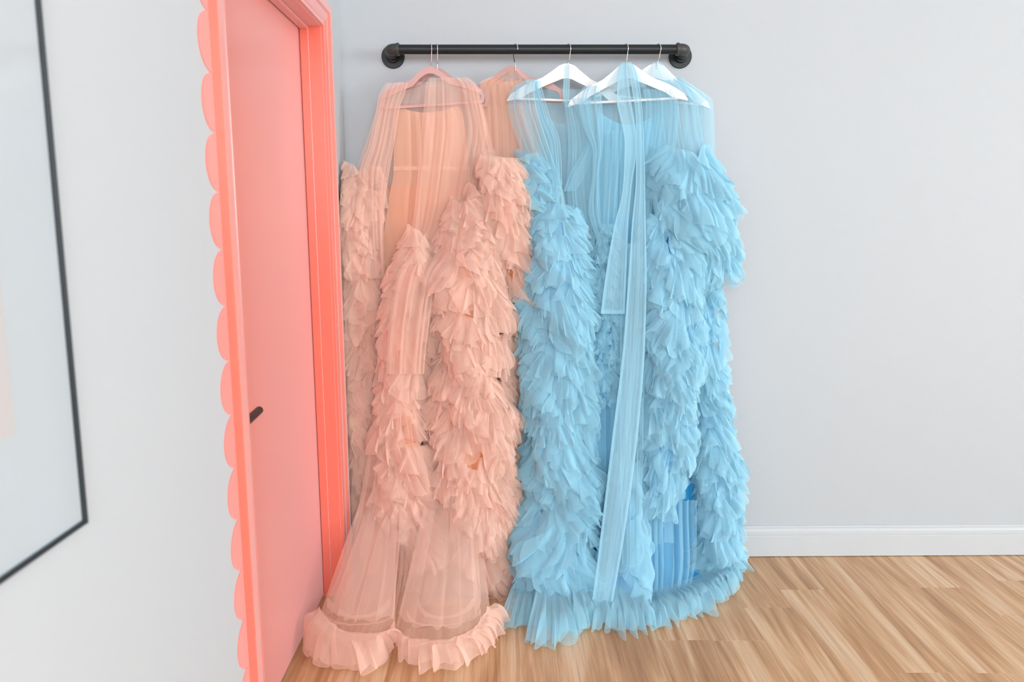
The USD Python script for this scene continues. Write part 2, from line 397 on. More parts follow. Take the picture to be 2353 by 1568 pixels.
# ------------------------------------------------------------------ the clothes rail of black pipe
RAIL_Y, RAIL_R = -.10, .0172
RL, RR = on_y(892, 113.5, RAIL_Y), on_y(1579, 113.5, RAIL_Y)
RAIL_Z = float((RL[2] + RR[2]) / 2)
xl, xr = float(RL[0]) + .004, float(RR[0]) - .004
rail = thing('clothes_rail', 'black industrial pipe clothes rail mounted on the white wall', 'clothes rail', ((xl + xr) / 2, 0, RAIL_Z))
obj('pipe', tube([(x, RAIL_Y, RAIL_Z) for x in np.linspace(xl + .028, xr - .028, 12)], RAIL_R, 28), BLACK, rail)
for x, s in ((xl, 1), (xr, -1)):
    e = []
    for a in np.linspace(0, math.pi / 2, 14):        # quarter turn from the wall to the rail
        e.append((x + s * .026 * (1 - math.cos(a)), RAIL_Y + .026 - .026 * math.sin(a), RAIL_Z))
    arc = [(x, RAIL_Y + .048, RAIL_Z), (x, RAIL_Y + .036, RAIL_Z)] + e + [(x + s * .030, RAIL_Y, RAIL_Z)]
    el = obj('elbow', tube(arc, .0208, 24), ELBOW, rail, label='dark grey elbow fitting')
    obj('collar', cat(tube([(x + s * .026, RAIL_Y, RAIL_Z), (x + s * .028, RAIL_Y, RAIL_Z), (x + s * .036, RAIL_Y, RAIL_Z), (x + s * .038, RAIL_Y, RAIL_Z)], [.0215, .0235, .0235, .0205], 28),
                      tube([(x, RAIL_Y + .046, RAIL_Z), (x, RAIL_Y + .056, RAIL_Z)], .0235, 28)), ELBOW, el)
    obj('nipple', tube([(x, RAIL_Y + .055, RAIL_Z), (x, -.004, RAIL_Z)], RAIL_R, 24), BLACK, rail)
    fl = obj('flange', tube([(x, -.0005, RAIL_Z - .006), (x, -.0015, RAIL_Z - .006), (x, -.007, RAIL_Z - .006), (x, -.0085, RAIL_Z - .006), (x, -.009, RAIL_Z - .006), (x, -.020, RAIL_Z - .006)], [.044, .0445, .0445, .043, .026, .0235], 48), BLACK, rail, label='round black wall flange')
    for q in range(4):
        a = math.radians(25 + 90 * q)
        obj('screw', tube([(x + .034 * math.cos(a), -.0080, RAIL_Z - .006 + .034 * math.sin(a)), (x + .034 * math.cos(a), -.0100, RAIL_Z - .006 + .034 * math.sin(a))], [.0034, .0026], 12), SCREW, fl)


# ------------------------------------------------------------------ hangers
def hook_mesh(x, stem_z, ydir, xlean, r=.0019):
    """wire hook round the rail: ydir -1 swings out in front of the rail and drops behind it, +1 the other way"""
    R = RAIL_R + r + .0006
    pts = [(0, stem_z - RAIL_Z - .02), (0, stem_z - RAIL_Z + .006)]
    a0 = math.radians(-38)
    pts += [(R * .45, (stem_z - RAIL_Z) * .55 - R * .35), (R * math.cos(a0) + .0005, R * math.sin(a0))]
    for a in np.radians(np.linspace(-20, 195, 26)): pts.append((R * math.cos(a), R * math.sin(a)))
    pts = np.array(pts)
    t = np.linspace(0, 1, len(pts)); tt = np.linspace(0, 1, 70)
    p = PchipInterpolator(t, pts[:, 0])(tt); z = PchipInterpolator(t, pts[:, 1])(tt)
    return tube(np.stack([x + p * xlean, RAIL_Y + p * ydir, RAIL_Z + z], 1), r, 8)


def plate(poly, thick, origin, yaw, roll):
    """a flat shape drawn in (x, z), given thickness, turned about z and rolled in its own plane"""
    m = trimesh.creation.extrude_polygon(poly, thick, engine='earcut'); v = m.vertices - [0, 0, thick / 2]
    p = np.stack([v[:, 0], -v[:, 2], v[:, 1]], 1)
    c, s = math.cos(roll), math.sin(roll); p = np.stack([c * p[:, 0] - s * p[:, 2], p[:, 1], s * p[:, 0] + c * p[:, 2]], 1)
    c, s = math.cos(yaw), math.sin(yaw); p = np.stack([c * p[:, 0] - s * p[:, 1], s * p[:, 0] + c * p[:, 1], p[:, 2]], 1)
    m.vertices = p + origin; return m


def smoothpoly(pts, r):
    p = Polygon(pts); return p.buffer(-r).buffer(2 * r).buffer(-r)


def velvet_hanger(label, hook_u, neck_v, y, yaw, roll, ydir, xlean, body_u=None, sx=.95, sz=1.38):
    n = on_y(body_u or hook_u, neck_v, y)
    t = thing('velvet_hanger', label, 'hanger', n, group=None)
    top = [(-.205, -.088), (-.209, -.072), (-.200, -.055), (-.175, -.042), (-.12, -.029), (-.075, -.018), (-.045, -.001), (-.02, .010), (0, .014)]
    top = top + [(-x, z) for x, z in top[-2::-1]]
    sc = lambda q: [(x * sx, (z - .014) * sz + .014) for x, z in q]
    out = unary_union([smoothpoly(sc(top + [(.2, -.090), (-.2, -.090)]), .003)])
    inner = [(-.193, -.083), (-.197, -.072), (-.186, -.062), (-.16, -.055), (-.11, -.043), (-.068, -.034), (-.038, -.015), (-.015, -.006), (0, -.004)]
    inner = inner + [(-x, z) for x, z in inner[-2::-1]]
    body = out.difference(smoothpoly(sc(inner), .002))
    obj('body', plate(body, .007, n, yaw, roll), VELVET, t, smooth=40)
    hx = float(on_y(hook_u, 113.5, RAIL_Y)[0])
    obj('hook', hook_mesh(hx, n[2] + .012, ydir, xlean), CHROME, t, label='chrome wire hook')
    return t


def white_hanger(label, hook_u, neck_v, y, yaw, roll, ydir, xlean, half=.222, body_u=None):
    n = on_y(body_u or hook_u, neck_v, y)
    t = thing('white_hanger', label, 'hanger', n)
    zs = 1.15
    up = [(-half, -.108), (-half + .012, -.090), (-half + .045, -.070), (-.14, -.052), (-.09, -.033), (-.05, -.008), (-.03, .006), (-.012, .012), (0, .013)]
    up = up + [(-x, z) for x, z in up[-2::-1]]
    lo = [(half, -.1125), (half - .06, -.098), (.14, -.083), (.07, -.055), (.02, -.036), (0, -.033)]
    lo = lo + [(-x, z) for x, z in lo[-2::-1]]
    obj('shoulders', plate(smoothpoly([(x, (z - .013) * zs + .013) for x, z in up + lo], .002), .013, n, yaw, roll), WHITEWOOD, t, smooth=40)
    c, s = math.cos(yaw), math.sin(yaw); cr, sr = math.cos(roll), math.sin(roll)
    pp = []
    for x in np.linspace(-half + .02, half - .02, 9):
        z = -.104 * zs; X, Z = cr * x - sr * z, sr * x + cr * z
        pp.append(n + np.array([c * X, s * X, Z]))
    obj('bar', tube(pp, .0048, 10), WHITEWOOD, t)
    hx = float(on_y(hook_u, 113.5, RAIL_Y)[0])
    obj('hook', hook_mesh(hx, n[2] + .012, ydir, xlean), CHROME, t, label='chrome wire hook')
    return t


velvet_hanger('dusty rose velvet hanger in front, leftmost on the rail', 990, 162, -.128, .06, .075, -1, .25, body_u=986)
velvet_hanger('dusty rose velvet hanger right behind the leftmost hanger', 1004, 164, -.075, -.10, -.02, -1, .2, body_u=1004)
velvet_hanger('dusty rose velvet hanger holding the middle peach gown, hook tip in front', 1184, 160, -.082, -.12, .03, 1, -.45, body_u=1172)
white_hanger('white wooden hanger of the left blue gown', 1306, 155, -.118, .05, -.03, -1, .35, body_u=1303)
white_hanger('white wooden hanger of the middle blue gown with the sashes', 1438, 155, -.158, -.04, .045, -1, .30, body_u=1440)
white_hanger('white wooden hanger of the right blue gown, nearest the rail end', 1512, 155, -.090, .06, -.09, -1, .35, body_u=1509)


# ------------------------------------------------------------------ cloth generators
def grid_faces(nu, nv):
    i, j = np.meshgrid(np.arange(nv - 1), np.arange(nu - 1), indexing='ij'); a = i * nu + j
    q = np.stack([a, a + 1, a + nu + 1, a + nu], -1).reshape(-1, 4)
    return np.vstack([q[:, [0, 1, 2]], q[:, [0, 2, 3]]])


def wig(r, x, fs, sharp=1.0):
    """sum of sines of the frequencies fs with random phases and weights"""
    o = 0
    for f in fs:
        a = np.sin(2 * np.pi * f * x + r.uniform(0, 6.28)) * r.uniform(.6, 1.0)
        o = o + np.sign(a) * np.abs(a) ** sharp
    return o / math.sqrt(len(fs))


def spl(t, a, x):
    return PchipInterpolator(t, a)(x)


class Column:
    """a hanging bunch of cloth: an elliptic tube along points (u, v, half-width in px, depth y of its middle)"""
    def __init__(self, pts, ratio=.8, rmax=.12):
        p = np.array(pts, float)
        C = on_y(p[:, 0], p[:, 1], p[:, 3]); zc = (C - CAM) @ FWD
        Wd = p[:, 2] * zc / F_PX
        self.ph = float(np.sum(p) % 6.28)
        s = np.concatenate([[0], np.cumsum(np.linalg.norm(np.diff(C, axis=0), axis=1))])
        self.L = s[-1]
        ss = np.linspace(0, self.L, 60)
        self.s = ss; self.C = np.stack([spl(s, C[:, k], ss) for k in range(3)], 1); self.W = np.maximum(spl(s, Wd, ss), .008)
        self.D = np.minimum(self.W * ratio, rmax)

    def at(self, s, th):
        """points and outward normals; th = 0 right, pi/2 front (towards the room), pi left"""
        sx = np.clip(s, 0, self.L); ext = s - sx
        C = np.stack([np.interp(sx, self.s, self.C[:, k]) for k in range(3)], -1)
        Wd, D = np.interp(sx, self.s, self.W), np.interp(sx, self.s, self.D)
        lump = 1 + .10 * np.sin(3 * th + 9 * sx + self.ph) + .08 * np.sin(2 * th - 17 * sx + 2 * self.ph) + .06 * np.sin(5 * th + 31 * sx)
        p = C + np.stack([Wd * np.cos(th) * lump, -D * np.sin(th) * lump, -ext], -1)
        n = np.stack([D * np.cos(th), -Wd * np.sin(th), 0 * th], -1)
        n /= np.linalg.norm(n, axis=-1, keepdims=True) + 1e-9
        return p, n

    def lining(self, r, folds=9, amp=.14, nu=72, nv=40):
        th = np.linspace(0, 2 * np.pi, nu); s = np.linspace(0, self.L, nv); S_, T_ = np.meshgrid(s, th, indexing='ij')
        w = 1 + amp * np.sin(folds * T_ + 2.0 * np.sin(2.2 * S_ + r.uniform(0, 6))) * (.4 + .6 * S_ / self.L)
        p, n = self.at(S_, T_)
        C = np.stack([np.interp(S_, self.s, self.C[:, k]) for k in range(3)], -1)
        p = C + (p - C) * (w * .70 * np.minimum(1, .05 + S_ / .14))[..., None]
        return p.reshape(-1, 3), grid_faces(nu, nv)


def ruffle(col, r, s0, th0, w, l, tilt=0.0, flare=.35, nu=40, nv=9, amp=.016, gather=.6, lift=.004, wave=.05):
    """one gathered flounce: tight along its top, wavy and standing off along its lower edge"""
    u = np.linspace(-.5, .5, nu)[None, :]; v = np.linspace(0, 1, nv)[:, None]
    nf = max(1.3, w / wave)
    F = wig(r, u, [nf * r.uniform(.7, 1.1), nf * r.uniform(1.4, 2.1)], .95); G = wig(r, u, [nf * r.uniform(.8, 1.2), nf * 1.6]); N = wig(r, u, [1.1, 2.3, nf * .7])
    H = wig(r, u, [nf * 2.8, nf * 4.1])
    a = u * w * (gather + (1 - gather) * v ** .8 * 1.3) + .011 * v * G
    c = v * l * (1 + .20 * N) * (1 - .5 * np.abs(2 * u) ** 4)
    curl = r.uniform(.35, 1.0)
    o = lift + flare * l * (v ** .8 - .42 * curl * v ** 2.4) + amp * (v ** .8) * F + .0028 * H * (1 - v) ** .5 * v ** .3
    c = c + .30 * amp * v * wig(r, u, [nf * 1.2])
    ct, st = math.cos(tilt), math.sin(tilt)
    A, Cc = a * ct - c * st, a * st + c * ct
    Rr = float(np.interp(np.clip(s0, 0, col.L), col.s, (col.W + col.D) / 2)) + .012
    p, n = col.at(s0 + Cc, th0 - A / Rr)
    P = p + n * o[..., None]
    return P.reshape(-1, 3), grid_faces(nu, nv)


def clear(P, floor_z=.004, wall_y=-.004):
    """keep cloth off the floor and the back wall: what would pass them lies along them"""
    v, f = P; v = v.copy()
    z = v[:, 2]; low = z < floor_z + .02
    v[low, 2] = floor_z + .02 * np.exp((z[low] - floor_z - .02) / .02)
    y = v[:, 1]; back = y > wall_y - .02
    v[back, 1] = wall_y - .02 * np.exp(-(y[back] - wall_y + .02) / .02)
    x = v[:, 0]; lim = np.where((v[:, 1] > DOOR_Y0 + .02) & (v[:, 1] < DOOR_Y1 - .03), -REC + .005, np.where(v[:, 1] > -.245, np.where(v[:, 2] < .15, .017, .003), .026)); left = x < lim + .02
    v[left, 0] = (lim + .02 * np.exp((x - lim - .02) / .02))[left]
    return v, f


def ruffle_column(parent, pts, seed, mats, rows=.055, wid=(.08, .15), length=(.085, .13), ratio=.8, flare=.4, arc=(-.35, 3.5), lining=True, name='ruffle_column', dens=1.0, tilt_out=.40, amp=.016, wave=.05, scat=.42, lining_mat=None, s_from=0.0):
    r = random.Random(seed); col = Column(pts, ratio)
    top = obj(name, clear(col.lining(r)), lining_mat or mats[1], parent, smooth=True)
    s = s_from - .02
    k = 0
    while s < col.L - .03:
        Wd = float(np.interp(max(s, 0), col.s, (col.W + col.D) / 2))
        arc_len = (arc[1] - arc[0]) * Wd
        n = max(2, int(round(1.15 * dens * arc_len / (.5 * (wid[0] + wid[1]) * .60))))
        for j in range(n):
            th = arc[0] + (arc[1] - arc[0]) * (j + .5 + r.uniform(-.35, .35) + .5 * (k % 2)) / n
            k_ = min(1.0, .66 + max(s, 0) / .40)
            w = r.uniform(*wid); l = r.uniform(*length) * k_
            tl = tilt_out * -math.cos(th) * r.uniform(.5, 1.3) + r.uniform(-scat, scat)
            sj, fj = s + r.uniform(-.022, .022), flare * r.uniform(.6, 1.5) * k_
            a = ruffle(col, r, sj, th, w, l, tl, fj, amp=amp * r.uniform(.7, 1.3), wave=wave)
            b = ruffle(col, r, sj - .006, th + r.uniform(-.05, .05), w * r.uniform(.8, 1.05), l * r.uniform(.72, .92), tl + r.uniform(-.15, .15), fj * .85, amp=amp * r.uniform(.8, 1.3), wave=wave, lift=.009)
            obj('ruffle', clear((np.vstack([a[0], b[0]]), np.vstack([a[1], b[1] + len(a[0])]))), mats[0], top, smooth=True)
        s += rows * r.uniform(.85, 1.15) * (.6 if s < .10 else 1.0); k += 1
    return top


def sheet(rows, nu=60, nv=60, pleats=8, amp=.006, amp_end=None, seed=0, bulge=0.0, edge_fold=0.0, vary=.6, sway=0.0, dip=0.0):
    """cloth between a left and a right edge. rows: (v, u_left, u_right, y_left[, y_right]) in the picture, at their depth"""
    r = random.Random(seed); rr = np.array([list(x) + ([x[3]] if len(x) == 4 else []) for x in rows], float)
    t = np.linspace(0, 1, len(rr)); tt = np.linspace(0, 1, nv)
    V, UL, UR, YL, YR = [spl(t, rr[:, k], tt) for k in range(5)]
    A, B = on_y(UL, V, YL), on_y(UR, V, YR)
    x = np.linspace(0, 1, nu)
    amp_end = amp if amp_end is None else amp_end
    ph = r.uniform(0, 6.28); warp = wig(r, x, [1.1, 2.3]) * .6
    vv = tt[:, None]; drift = wig(r, vv, [.5, .9]) * sway
    phase = 2 * np.pi * pleats * x[None, :] + ph + 4.5 * warp[None, :] + drift
    mag = (amp + (amp_end - amp) * vv) * (1 - vary + vary * (0.5 + .5 * wig(r, x, [1.7, 3.1]))[None, :] * 1.4)
    mag = mag * np.minimum(1, 6 * np.minimum(x, 1 - x) + .25)[None, :]
    off_y = mag * (np.sin(phase) + .35 * np.sin(2.7 * phase + 1)); off_x = mag * .9 * np.cos(phase + .4)
    P = A[:, None] * (1 - x)[None, :, None] + B[:, None] * x[None, :, None]
    P[..., 1] += off_y - bulge * (1 - (2 * x - 1) ** 2)[None, :] + .004
    P[..., 2] -= dip * ((1 - vv) ** 3) * np.sin(np.pi * x)[None, :]
    wdir = (B - A); wdir /= np.linalg.norm(wdir, axis=1, keepdims=True) + 1e-9
    P += off_x[..., None] * wdir[:, None, :]
    return P.reshape(-1, 3), grid_faces(nu, nv)


def ribbon(pts, width, seed=0, n=60, m=6, wave=.004):
    """a narrow band of cloth along world points, its width running along z/outward"""
    p = np.array(pts, float); s = np.concatenate([[0], np.cumsum(np.linalg.norm(np.diff(p, axis=0), axis=1))]); ss = np.linspace(0, s[-1], n)
    q = np.stack([spl(s, p[:, k], ss) for k in range(3)], 1)
    r = random.Random(seed)
    P = np.array([q + np.array([0, -.006, 0]) * 0 + np.outer(np.ones(n), (0, -.25 * k / (m - 1) * width, -.97 * k / (m - 1) * width)) for k in range(m)])
    P[..., 1] += wave * np.linspace(.3, 1, m)[:, None] * wig(r, ss[None, :] / s[-1], [5, 9])
    return P.reshape(-1, 3), grid_faces(n, m)


def flounce(inner, outer, seed, folds=14, amp=.012, nu=150, nv=10, mid_lift=.02, jag=.012):
    """gathered hem between an inner and an outer edge lying on the floor; both lists of (u, v, z)"""
    r = random.Random(seed)

    def line(q):
        q = np.array(q, float); W_ = on_z(q[:, 0], q[:, 1], q[:, 2]); s = np.concatenate([[0], np.cumsum(np.linalg.norm(np.diff(W_, axis=0), axis=1))])
        return np.stack([spl(s, W_[:, k], np.linspace(0, s[-1], nu)) for k in range(3)], 1)
    I, O = line(inner), line(outer); x = np.linspace(0, 1, nu); v = np.linspace(0, 1, nv)[:, None]
    xo = x; x = x + .035 * wig(r, xo, [1.3, 2.7, 4.9]); mod = .55 + .45 * wig(r, xo, [2.1, 3.7])
    F = (mod * wig(r, x, [folds, folds * 1.63, folds * 2.9]))[None, :]; G = (mod * wig(r, x, [folds * .9, folds * 1.5, folds * 2.3]))[None, :]; N = wig(r, x, [3.3, folds * .7, folds * 1.3])
    d = (O - I); L_ = np.linalg.norm(d, axis=1, keepdims=True); dn = d / L_
    O = O + dn * (N * jag)[:, None]
    P = I[None] * (1 - v)[..., None] + O[None] * v[..., None]
    tan = np.gradient(I, axis=0); tan /= np.linalg.norm(tan, axis=1, keepdims=True) + 1e-9
    P[..., 2] += amp * v ** .6 * (F + .8) + mid_lift * np.sin(np.pi * v ** .8)
    P = P + tan[None] * (.008 * v * G)[..., None]
    return P.reshape(-1, 3), grid_faces(nu, nv)


def curve(q, nu):
    """(u, v, 'y' or 'z', value) points as a smooth line in the world"""
    W_ = np.array([(on_y if k == 'y' else on_z)(u, v, x) for u, v, k, x in q]); s = np.concatenate([[0], np.cumsum(np.linalg.norm(np.diff(W_, axis=0), axis=1))])
    return np.stack([spl(s, W_[:, k], np.linspace(0, s[-1], nu)) for k in range(3)], 1)


def skirt_between(top, bottom, seed, folds=8, amp=.010, amp0=.004, nu=110, nv=30, puff=.03, jag=.004, lift=0.0):
    """a flaring skirt between a top line and a hem line, folded, its middle pushed out into the room"""
    r = random.Random(seed); I, O = curve(top, nu), curve(bottom, nu); x = np.linspace(0, 1, nu); v = np.linspace(0, 1, nv)[:, None]
    x = x + .03 * wig(r, x, [1.3, 2.7, 4.9])
    O[:, 1] += 1.5 * jag * wig(r, x, [2.3, folds * 1.3]); O[:, 2] += jag * wig(r, x, [3.3, folds, folds * 1.7])
    P = I[None] * (1 - v)[..., None] + O[None] * v[..., None]
    F = wig(r, x, [folds, folds * 1.6], .85)[None, :]; G = wig(r, x, [folds, folds * 1.5])[None, :]
    m = amp0 + (amp - amp0) * v
    P[..., 1] += m * F - puff * np.sin(np.pi * v) ** 1.0 * np.ones_like(x)[None]
    P[..., 2] += .35 * m * F * v + lift * np.sin(np.pi * v ** 1.5)
    P[..., 0] += m * .9 * G
    return P.reshape(-1, 3), grid_faces(nu, nv)


def gown(name, label, u, v, y):
    return thing(name, label, 'gown', on_y(u, v, y))


PM, BM = (P_RUF, P_LIN), (B_RUF, B_LIN)
# ------------------------------------------------------------------ gown A: the front peach gown
gA = gown('tulle_gown', 'front peach tulle gown, its two fan-shaped hems spread on the floor by the coral door', 985, 190, -.128)
obj('bodice_back', sheet([(188, 915, 1062, -.112), (215, 885, 1100, -.110), (300, 862, 1118, -.105), (430, 850, 1140, -.10), (620, 850, 1150, -.10)], pleats=7, amp=.005, seed=11), P_SHEER, gA, smooth=True)
obj('slip', sheet([(243, 912, 1048, -.118), (260, 905, 1062, -.120), (385, 905, 1078, -.128), (450, 895, 1085, -.135), (620, 872, 1105, -.15), (820, 850, 1130, -.16)], pleats=4, amp=.0015, amp_end=.012, seed=12, dip=.03, bulge=.02), P_SLIP, gA, smooth=True)
obj('waistband', sheet([(383, 904, 1080, -.133), (392, 903, 1081, -.133)], nu=40, nv=4, pleats=3, amp=.002, seed=13, bulge=.022), P_HEM, gA, smooth=True)
obj('front_panel', sheet([(190, 888, 936, -.142), (215, 872, 930, -.148), (240, 866, 920, -.152), (330, 848, 905, -.16), (400, 826, 893, -.165), (520, 838, 880, -.18), (640, 850, 885, -.19)], pleats=4, amp=.004, amp_end=.009, seed=14, nu=70), P_PANEL, gA, smooth=True, label='sheer pleated front panel')
obj('front_panel', sheet([(178, 985, 1075, -.146), (200, 978, 1098, -.150), (235, 975, 1106, -.154), (300, 968, 1122, -.162), (380, 962, 1108, -.172), (470, 953, 1092, -.185), (560, 940, 1050, -.215), (640, 912, 1004, -.30), (760, 892, 985, -.325), (860, 888, 975, -.335)], pleats=6, amp=.0045, amp_end=.011, seed=15, nu=110), P_PANEL, gA, smooth=True, label='sheer pleated front panel')
obj('sleeve', sheet([(205, 1062, 1104, -.150), (250, 1078, 1110, -.155), (330, 1086, 1130, -.165), (400, 1092, 1152, -.175)], pleats=3, amp=.006, seed=16), P_SHEER, gA, smooth=True)
ruffle_column(gA, [(1145, 372, 34, -.17), (1158, 430, 46, -.175), (1166, 500, 48, -.18), (1170, 590, 44, -.18), (1180, 665, 26, -.18)], 21, PM, name='sleeve_ruffles', rows=.048, wid=(.09, .15), length=(.085, .13), flare=.40, amp=.020, wave=.06, scat=.6)
ruffle_column(gA, [(1106, 440, 22, -.185), (1112, 520, 38, -.19), (1116, 620, 40, -.195), (1120, 720, 30, -.20)], 121, PM, name='skirt_ruffles', rows=.055, wid=(.08, .14), length=(.085, .125), flare=.36, scat=.6)
ruffle_column(gA, [(958, 548, 14, -.205), (942, 640, 38, -.215), (934, 760, 42, -.22), (926, 900, 42, -.225), (930, 1050, 50, -.235), (950, 1180, 60, -.25), (975, 1270, 60, -.26)], 22, PM, name='skirt_ruffles', rows=.055, wid=(.08, .15), length=(.085, .125), flare=.34)
ruffle_column(gA, [(1080, 480, 34, -.19), (1072, 560, 54, -.20), (1078, 700, 72, -.205), (1085, 850, 78, -.21), (1088, 1000, 80, -.22), (1095, 1150, 76, -.235), (1110, 1280, 62, -.25), (1122, 1352, 46, -.26)], 23, PM, name='skirt_ruffles', rows=.050, wid=(.075, .14), length=(.08, .125), flare=.38)
obj('train_panel', sheet([(860, 868, 925, -.22), (960, 858, 930, -.24), (1080, 840, 935, -.28), (1200, 815, 940, -.33), (1320, 778, 935, -.40), (1385, 752, 925, -.44), (1432, 748, 905, -.50)], pleats=4, amp=.008, amp_end=.022, seed=24, nu=90), P_SHEER, gA, smooth=True, label='sheer train panel')
obj('train_panel', sheet([(1230, 1000, 1120, -.27), (1320, 985, 1125, -.34), (1400, 960, 1120, -.42), (1455, 935, 1110, -.52)], pleats=5, amp=.006, amp_end=.018, seed=25, nu=90), P_SHEER, gA, smooth=True, label='sheer train panel')
obj('underskirt', sheet([(1180, 880, 1130, -.20), (1280, 870, 1130, -.24), (1380, 855, 1125, -.32), (1440, 845, 1120, -.40)], pleats=13, amp=.010, amp_end=.022, seed=26, nu=160, sway=1.5), P_RUF, gA, smooth=True)
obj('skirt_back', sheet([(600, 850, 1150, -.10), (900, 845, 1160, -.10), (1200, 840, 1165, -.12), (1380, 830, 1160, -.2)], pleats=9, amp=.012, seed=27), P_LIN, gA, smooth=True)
IL = [(735, 1398, 'z', .125), (762, 1432, 'z', .115), (805, 1456, 'z', .10), (860, 1458, 'z', .10), (908, 1444, 'z', .115)]
OL = [(696, 1482, 'z', .022), (722, 1520, 'z', .008), (780, 1543, 'z', .006), (850, 1547, 'z', .006), (886, 1518, 'z', .008), (906, 1470, 'z', .02)]
IR = [(908, 1446, 'z', .115), (950, 1470, 'z', .10), (1010, 1474, 'z', .10), (1070, 1458, 'z', .10), (1120, 1396, 'z', .13)]
OR = [(900, 1498, 'z', .02), (930, 1524, 'z', .008), (985, 1546, 'z', .006), (1040, 1543, 'z', .006), (1105, 1512, 'z', .006), (1150, 1468, 'z', .008), (1162, 1432, 'z', .02)]
fl = obj('hem_flounce', clear(skirt_between(IL, OL, 31, folds=6, amp=.016, amp0=.003, nu=150, nv=16, puff=.02, jag=.006, lift=.030)), P_RUF, gA, smooth=True)
fr = obj('hem_flounce', clear(skirt_between(IR, OR, 32, folds=7, amp=.016, amp0=.003, nu=170, nv=16, puff=.02, jag=.006, lift=.030)), P_RUF, gA, smooth=True)
obj('hem_flounce', clear(skirt_between([(u, v - 3, k, x + .004) for u, v, k, x in IL], [(u, v - 14, k, x + .01) for u, v, k, x in OL], 131, folds=5, amp=.020, amp0=.003, nu=150, nv=16, puff=.02, jag=.008, lift=.045)), P_RUF, gA, smooth=True)
obj('hem_flounce', clear(skirt_between([(u, v - 3, k, x + .004) for u, v, k, x in IR], [(u, v - 16, k, x + .01) for u, v, k, x in OR], 132, folds=6, amp=.020, amp0=.003, nu=170, nv=16, puff=.02, jag=.008, lift=.045)), P_RUF, gA, smooth=True)
obj('hem_skirt', clear(skirt_between([(835, 1130, 'y', -.23), (872, 1140, 'y', -.235), (915, 1130, 'y', -.23)], [(735, 1402, 'z', .11), (762, 1436, 'z', .10), (805, 1462, 'z', .09), (860, 1464, 'z', .09), (908, 1448, 'z', .10)], 37, folds=2.6, amp=.010, jag=.002)), P_SHEER, gA, smooth=True)
obj('hem_skirt', clear(skirt_between([(985, 1120, 'y', -.24), (1040, 1130, 'y', -.25), (1095, 1120, 'y', -.24)], [(908, 1448, 'z', .10), (950, 1475, 'z', .09), (1010, 1480, 'z', .09), (1070, 1464, 'z', .09), (1122, 1402, 'z', .12)], 38, folds=3.1, amp=.010, jag=.002)), P_SHEER, gA, smooth=True)


obj('hem_skirt', clear(skirt_between([(850, 1150, 'y', -.20), (890, 1155, 'y', -.205), (930, 1150, 'y', -.20)], [(765, 1398, 'z', .09), (800, 1424, 'z', .08), (850, 1430, 'z', .08), (905, 1416, 'z', .09)], 137, folds=3.7, amp=.012, jag=.004)), P_RUF, gA, smooth=True)
obj('hem_skirt', clear(skirt_between([(985, 1150, 'y', -.21), (1040, 1155, 'y', -.22), (1095, 1150, 'y', -.21)], [(915, 1412, 'z', .09), (965, 1440, 'z', .08), (1015, 1445, 'z', .08), (1070, 1430, 'z', .08), (1110, 1385, 'z', .10)], 138, folds=4.3, amp=.012, jag=.004)), P_RUF, gA, smooth=True)


def band(parent, pts, width, seed):
    obj('hem_band', clear(ribbon([on_y(u, v, y) for u, v, y in pts], width, seed)), P_HEM, parent, smooth=True)


band(fl, [(752, 1372, -.46), (785, 1402, -.49), (818, 1418, -.50), (862, 1405, -.49), (898, 1372, -.45)], .034, 33)
band(fl, [(742, 1400, -.50), (775, 1432, -.54), (815, 1446, -.55), (865, 1440, -.54), (905, 1415, -.50)], .03, 34)
band(fr, [(960, 1372, -.45), (985, 1410, -.50), (1015, 1420, -.51), (1055, 1408, -.49), (1090, 1370, -.45)], .034, 35)
band(fr, [(935, 1400, -.50), (965, 1440, -.55), (1010, 1455, -.56), (1060, 1440, -.54), (1105, 1398, -.49)], .03, 36)

# ------------------------------------------------------------------ gown B: peach, behind A, its ruffles beside the door
gB = gown('tulle_gown', 'peach tulle gown behind the front one, its ruffled side squeezed against the coral door frame', 1000, 195, -.078)
obj('bodice', sheet([(195, 925, 1078, -.070), (230, 880, 1100, -.068), (330, 840, 1110, -.065), (430, 815, 1110, -.065)], pleats=8, amp=.005, seed=41), P_SHEER, gB, smooth=True)
obj('sleeve', sheet([(240, 868, 905, -.085), (330, 838, 890, -.09), (400, 812, 885, -.10), (470, 792, 880, -.11)], pleats=3, amp=.006, seed=42, bulge=.02), P_SHEER, gB, smooth=True)
ruffle_column(gB, [(832, 400, 32, -.10), (824, 480, 48, -.105), (824, 600, 54, -.11), (826, 760, 52, -.115), (828, 920, 50, -.12), (828, 1050, 44, -.12), (830, 1180, 32, -.12)], 43, PM, name='skirt_ruffles', rows=.048, wid=(.065, .12), length=(.075, .115), flare=.34)
obj('skirt', sheet([(430, 820, 1120, -.055), (800, 815, 1180, -.05), (1150, 820, 1190, -.06), (1290, 830, 1190, -.08)], pleats=9, amp=.012, seed=44), P_LIN, gB, smooth=True)
obj('skirt_tier', sheet([(1130, 808, 850, -.13), (1200, 808, 846, -.14), (1240, 812, 842, -.145)], nu=30, nv=20, pleats=2, amp=.008, seed=45), P_RUF, gB, smooth=True)

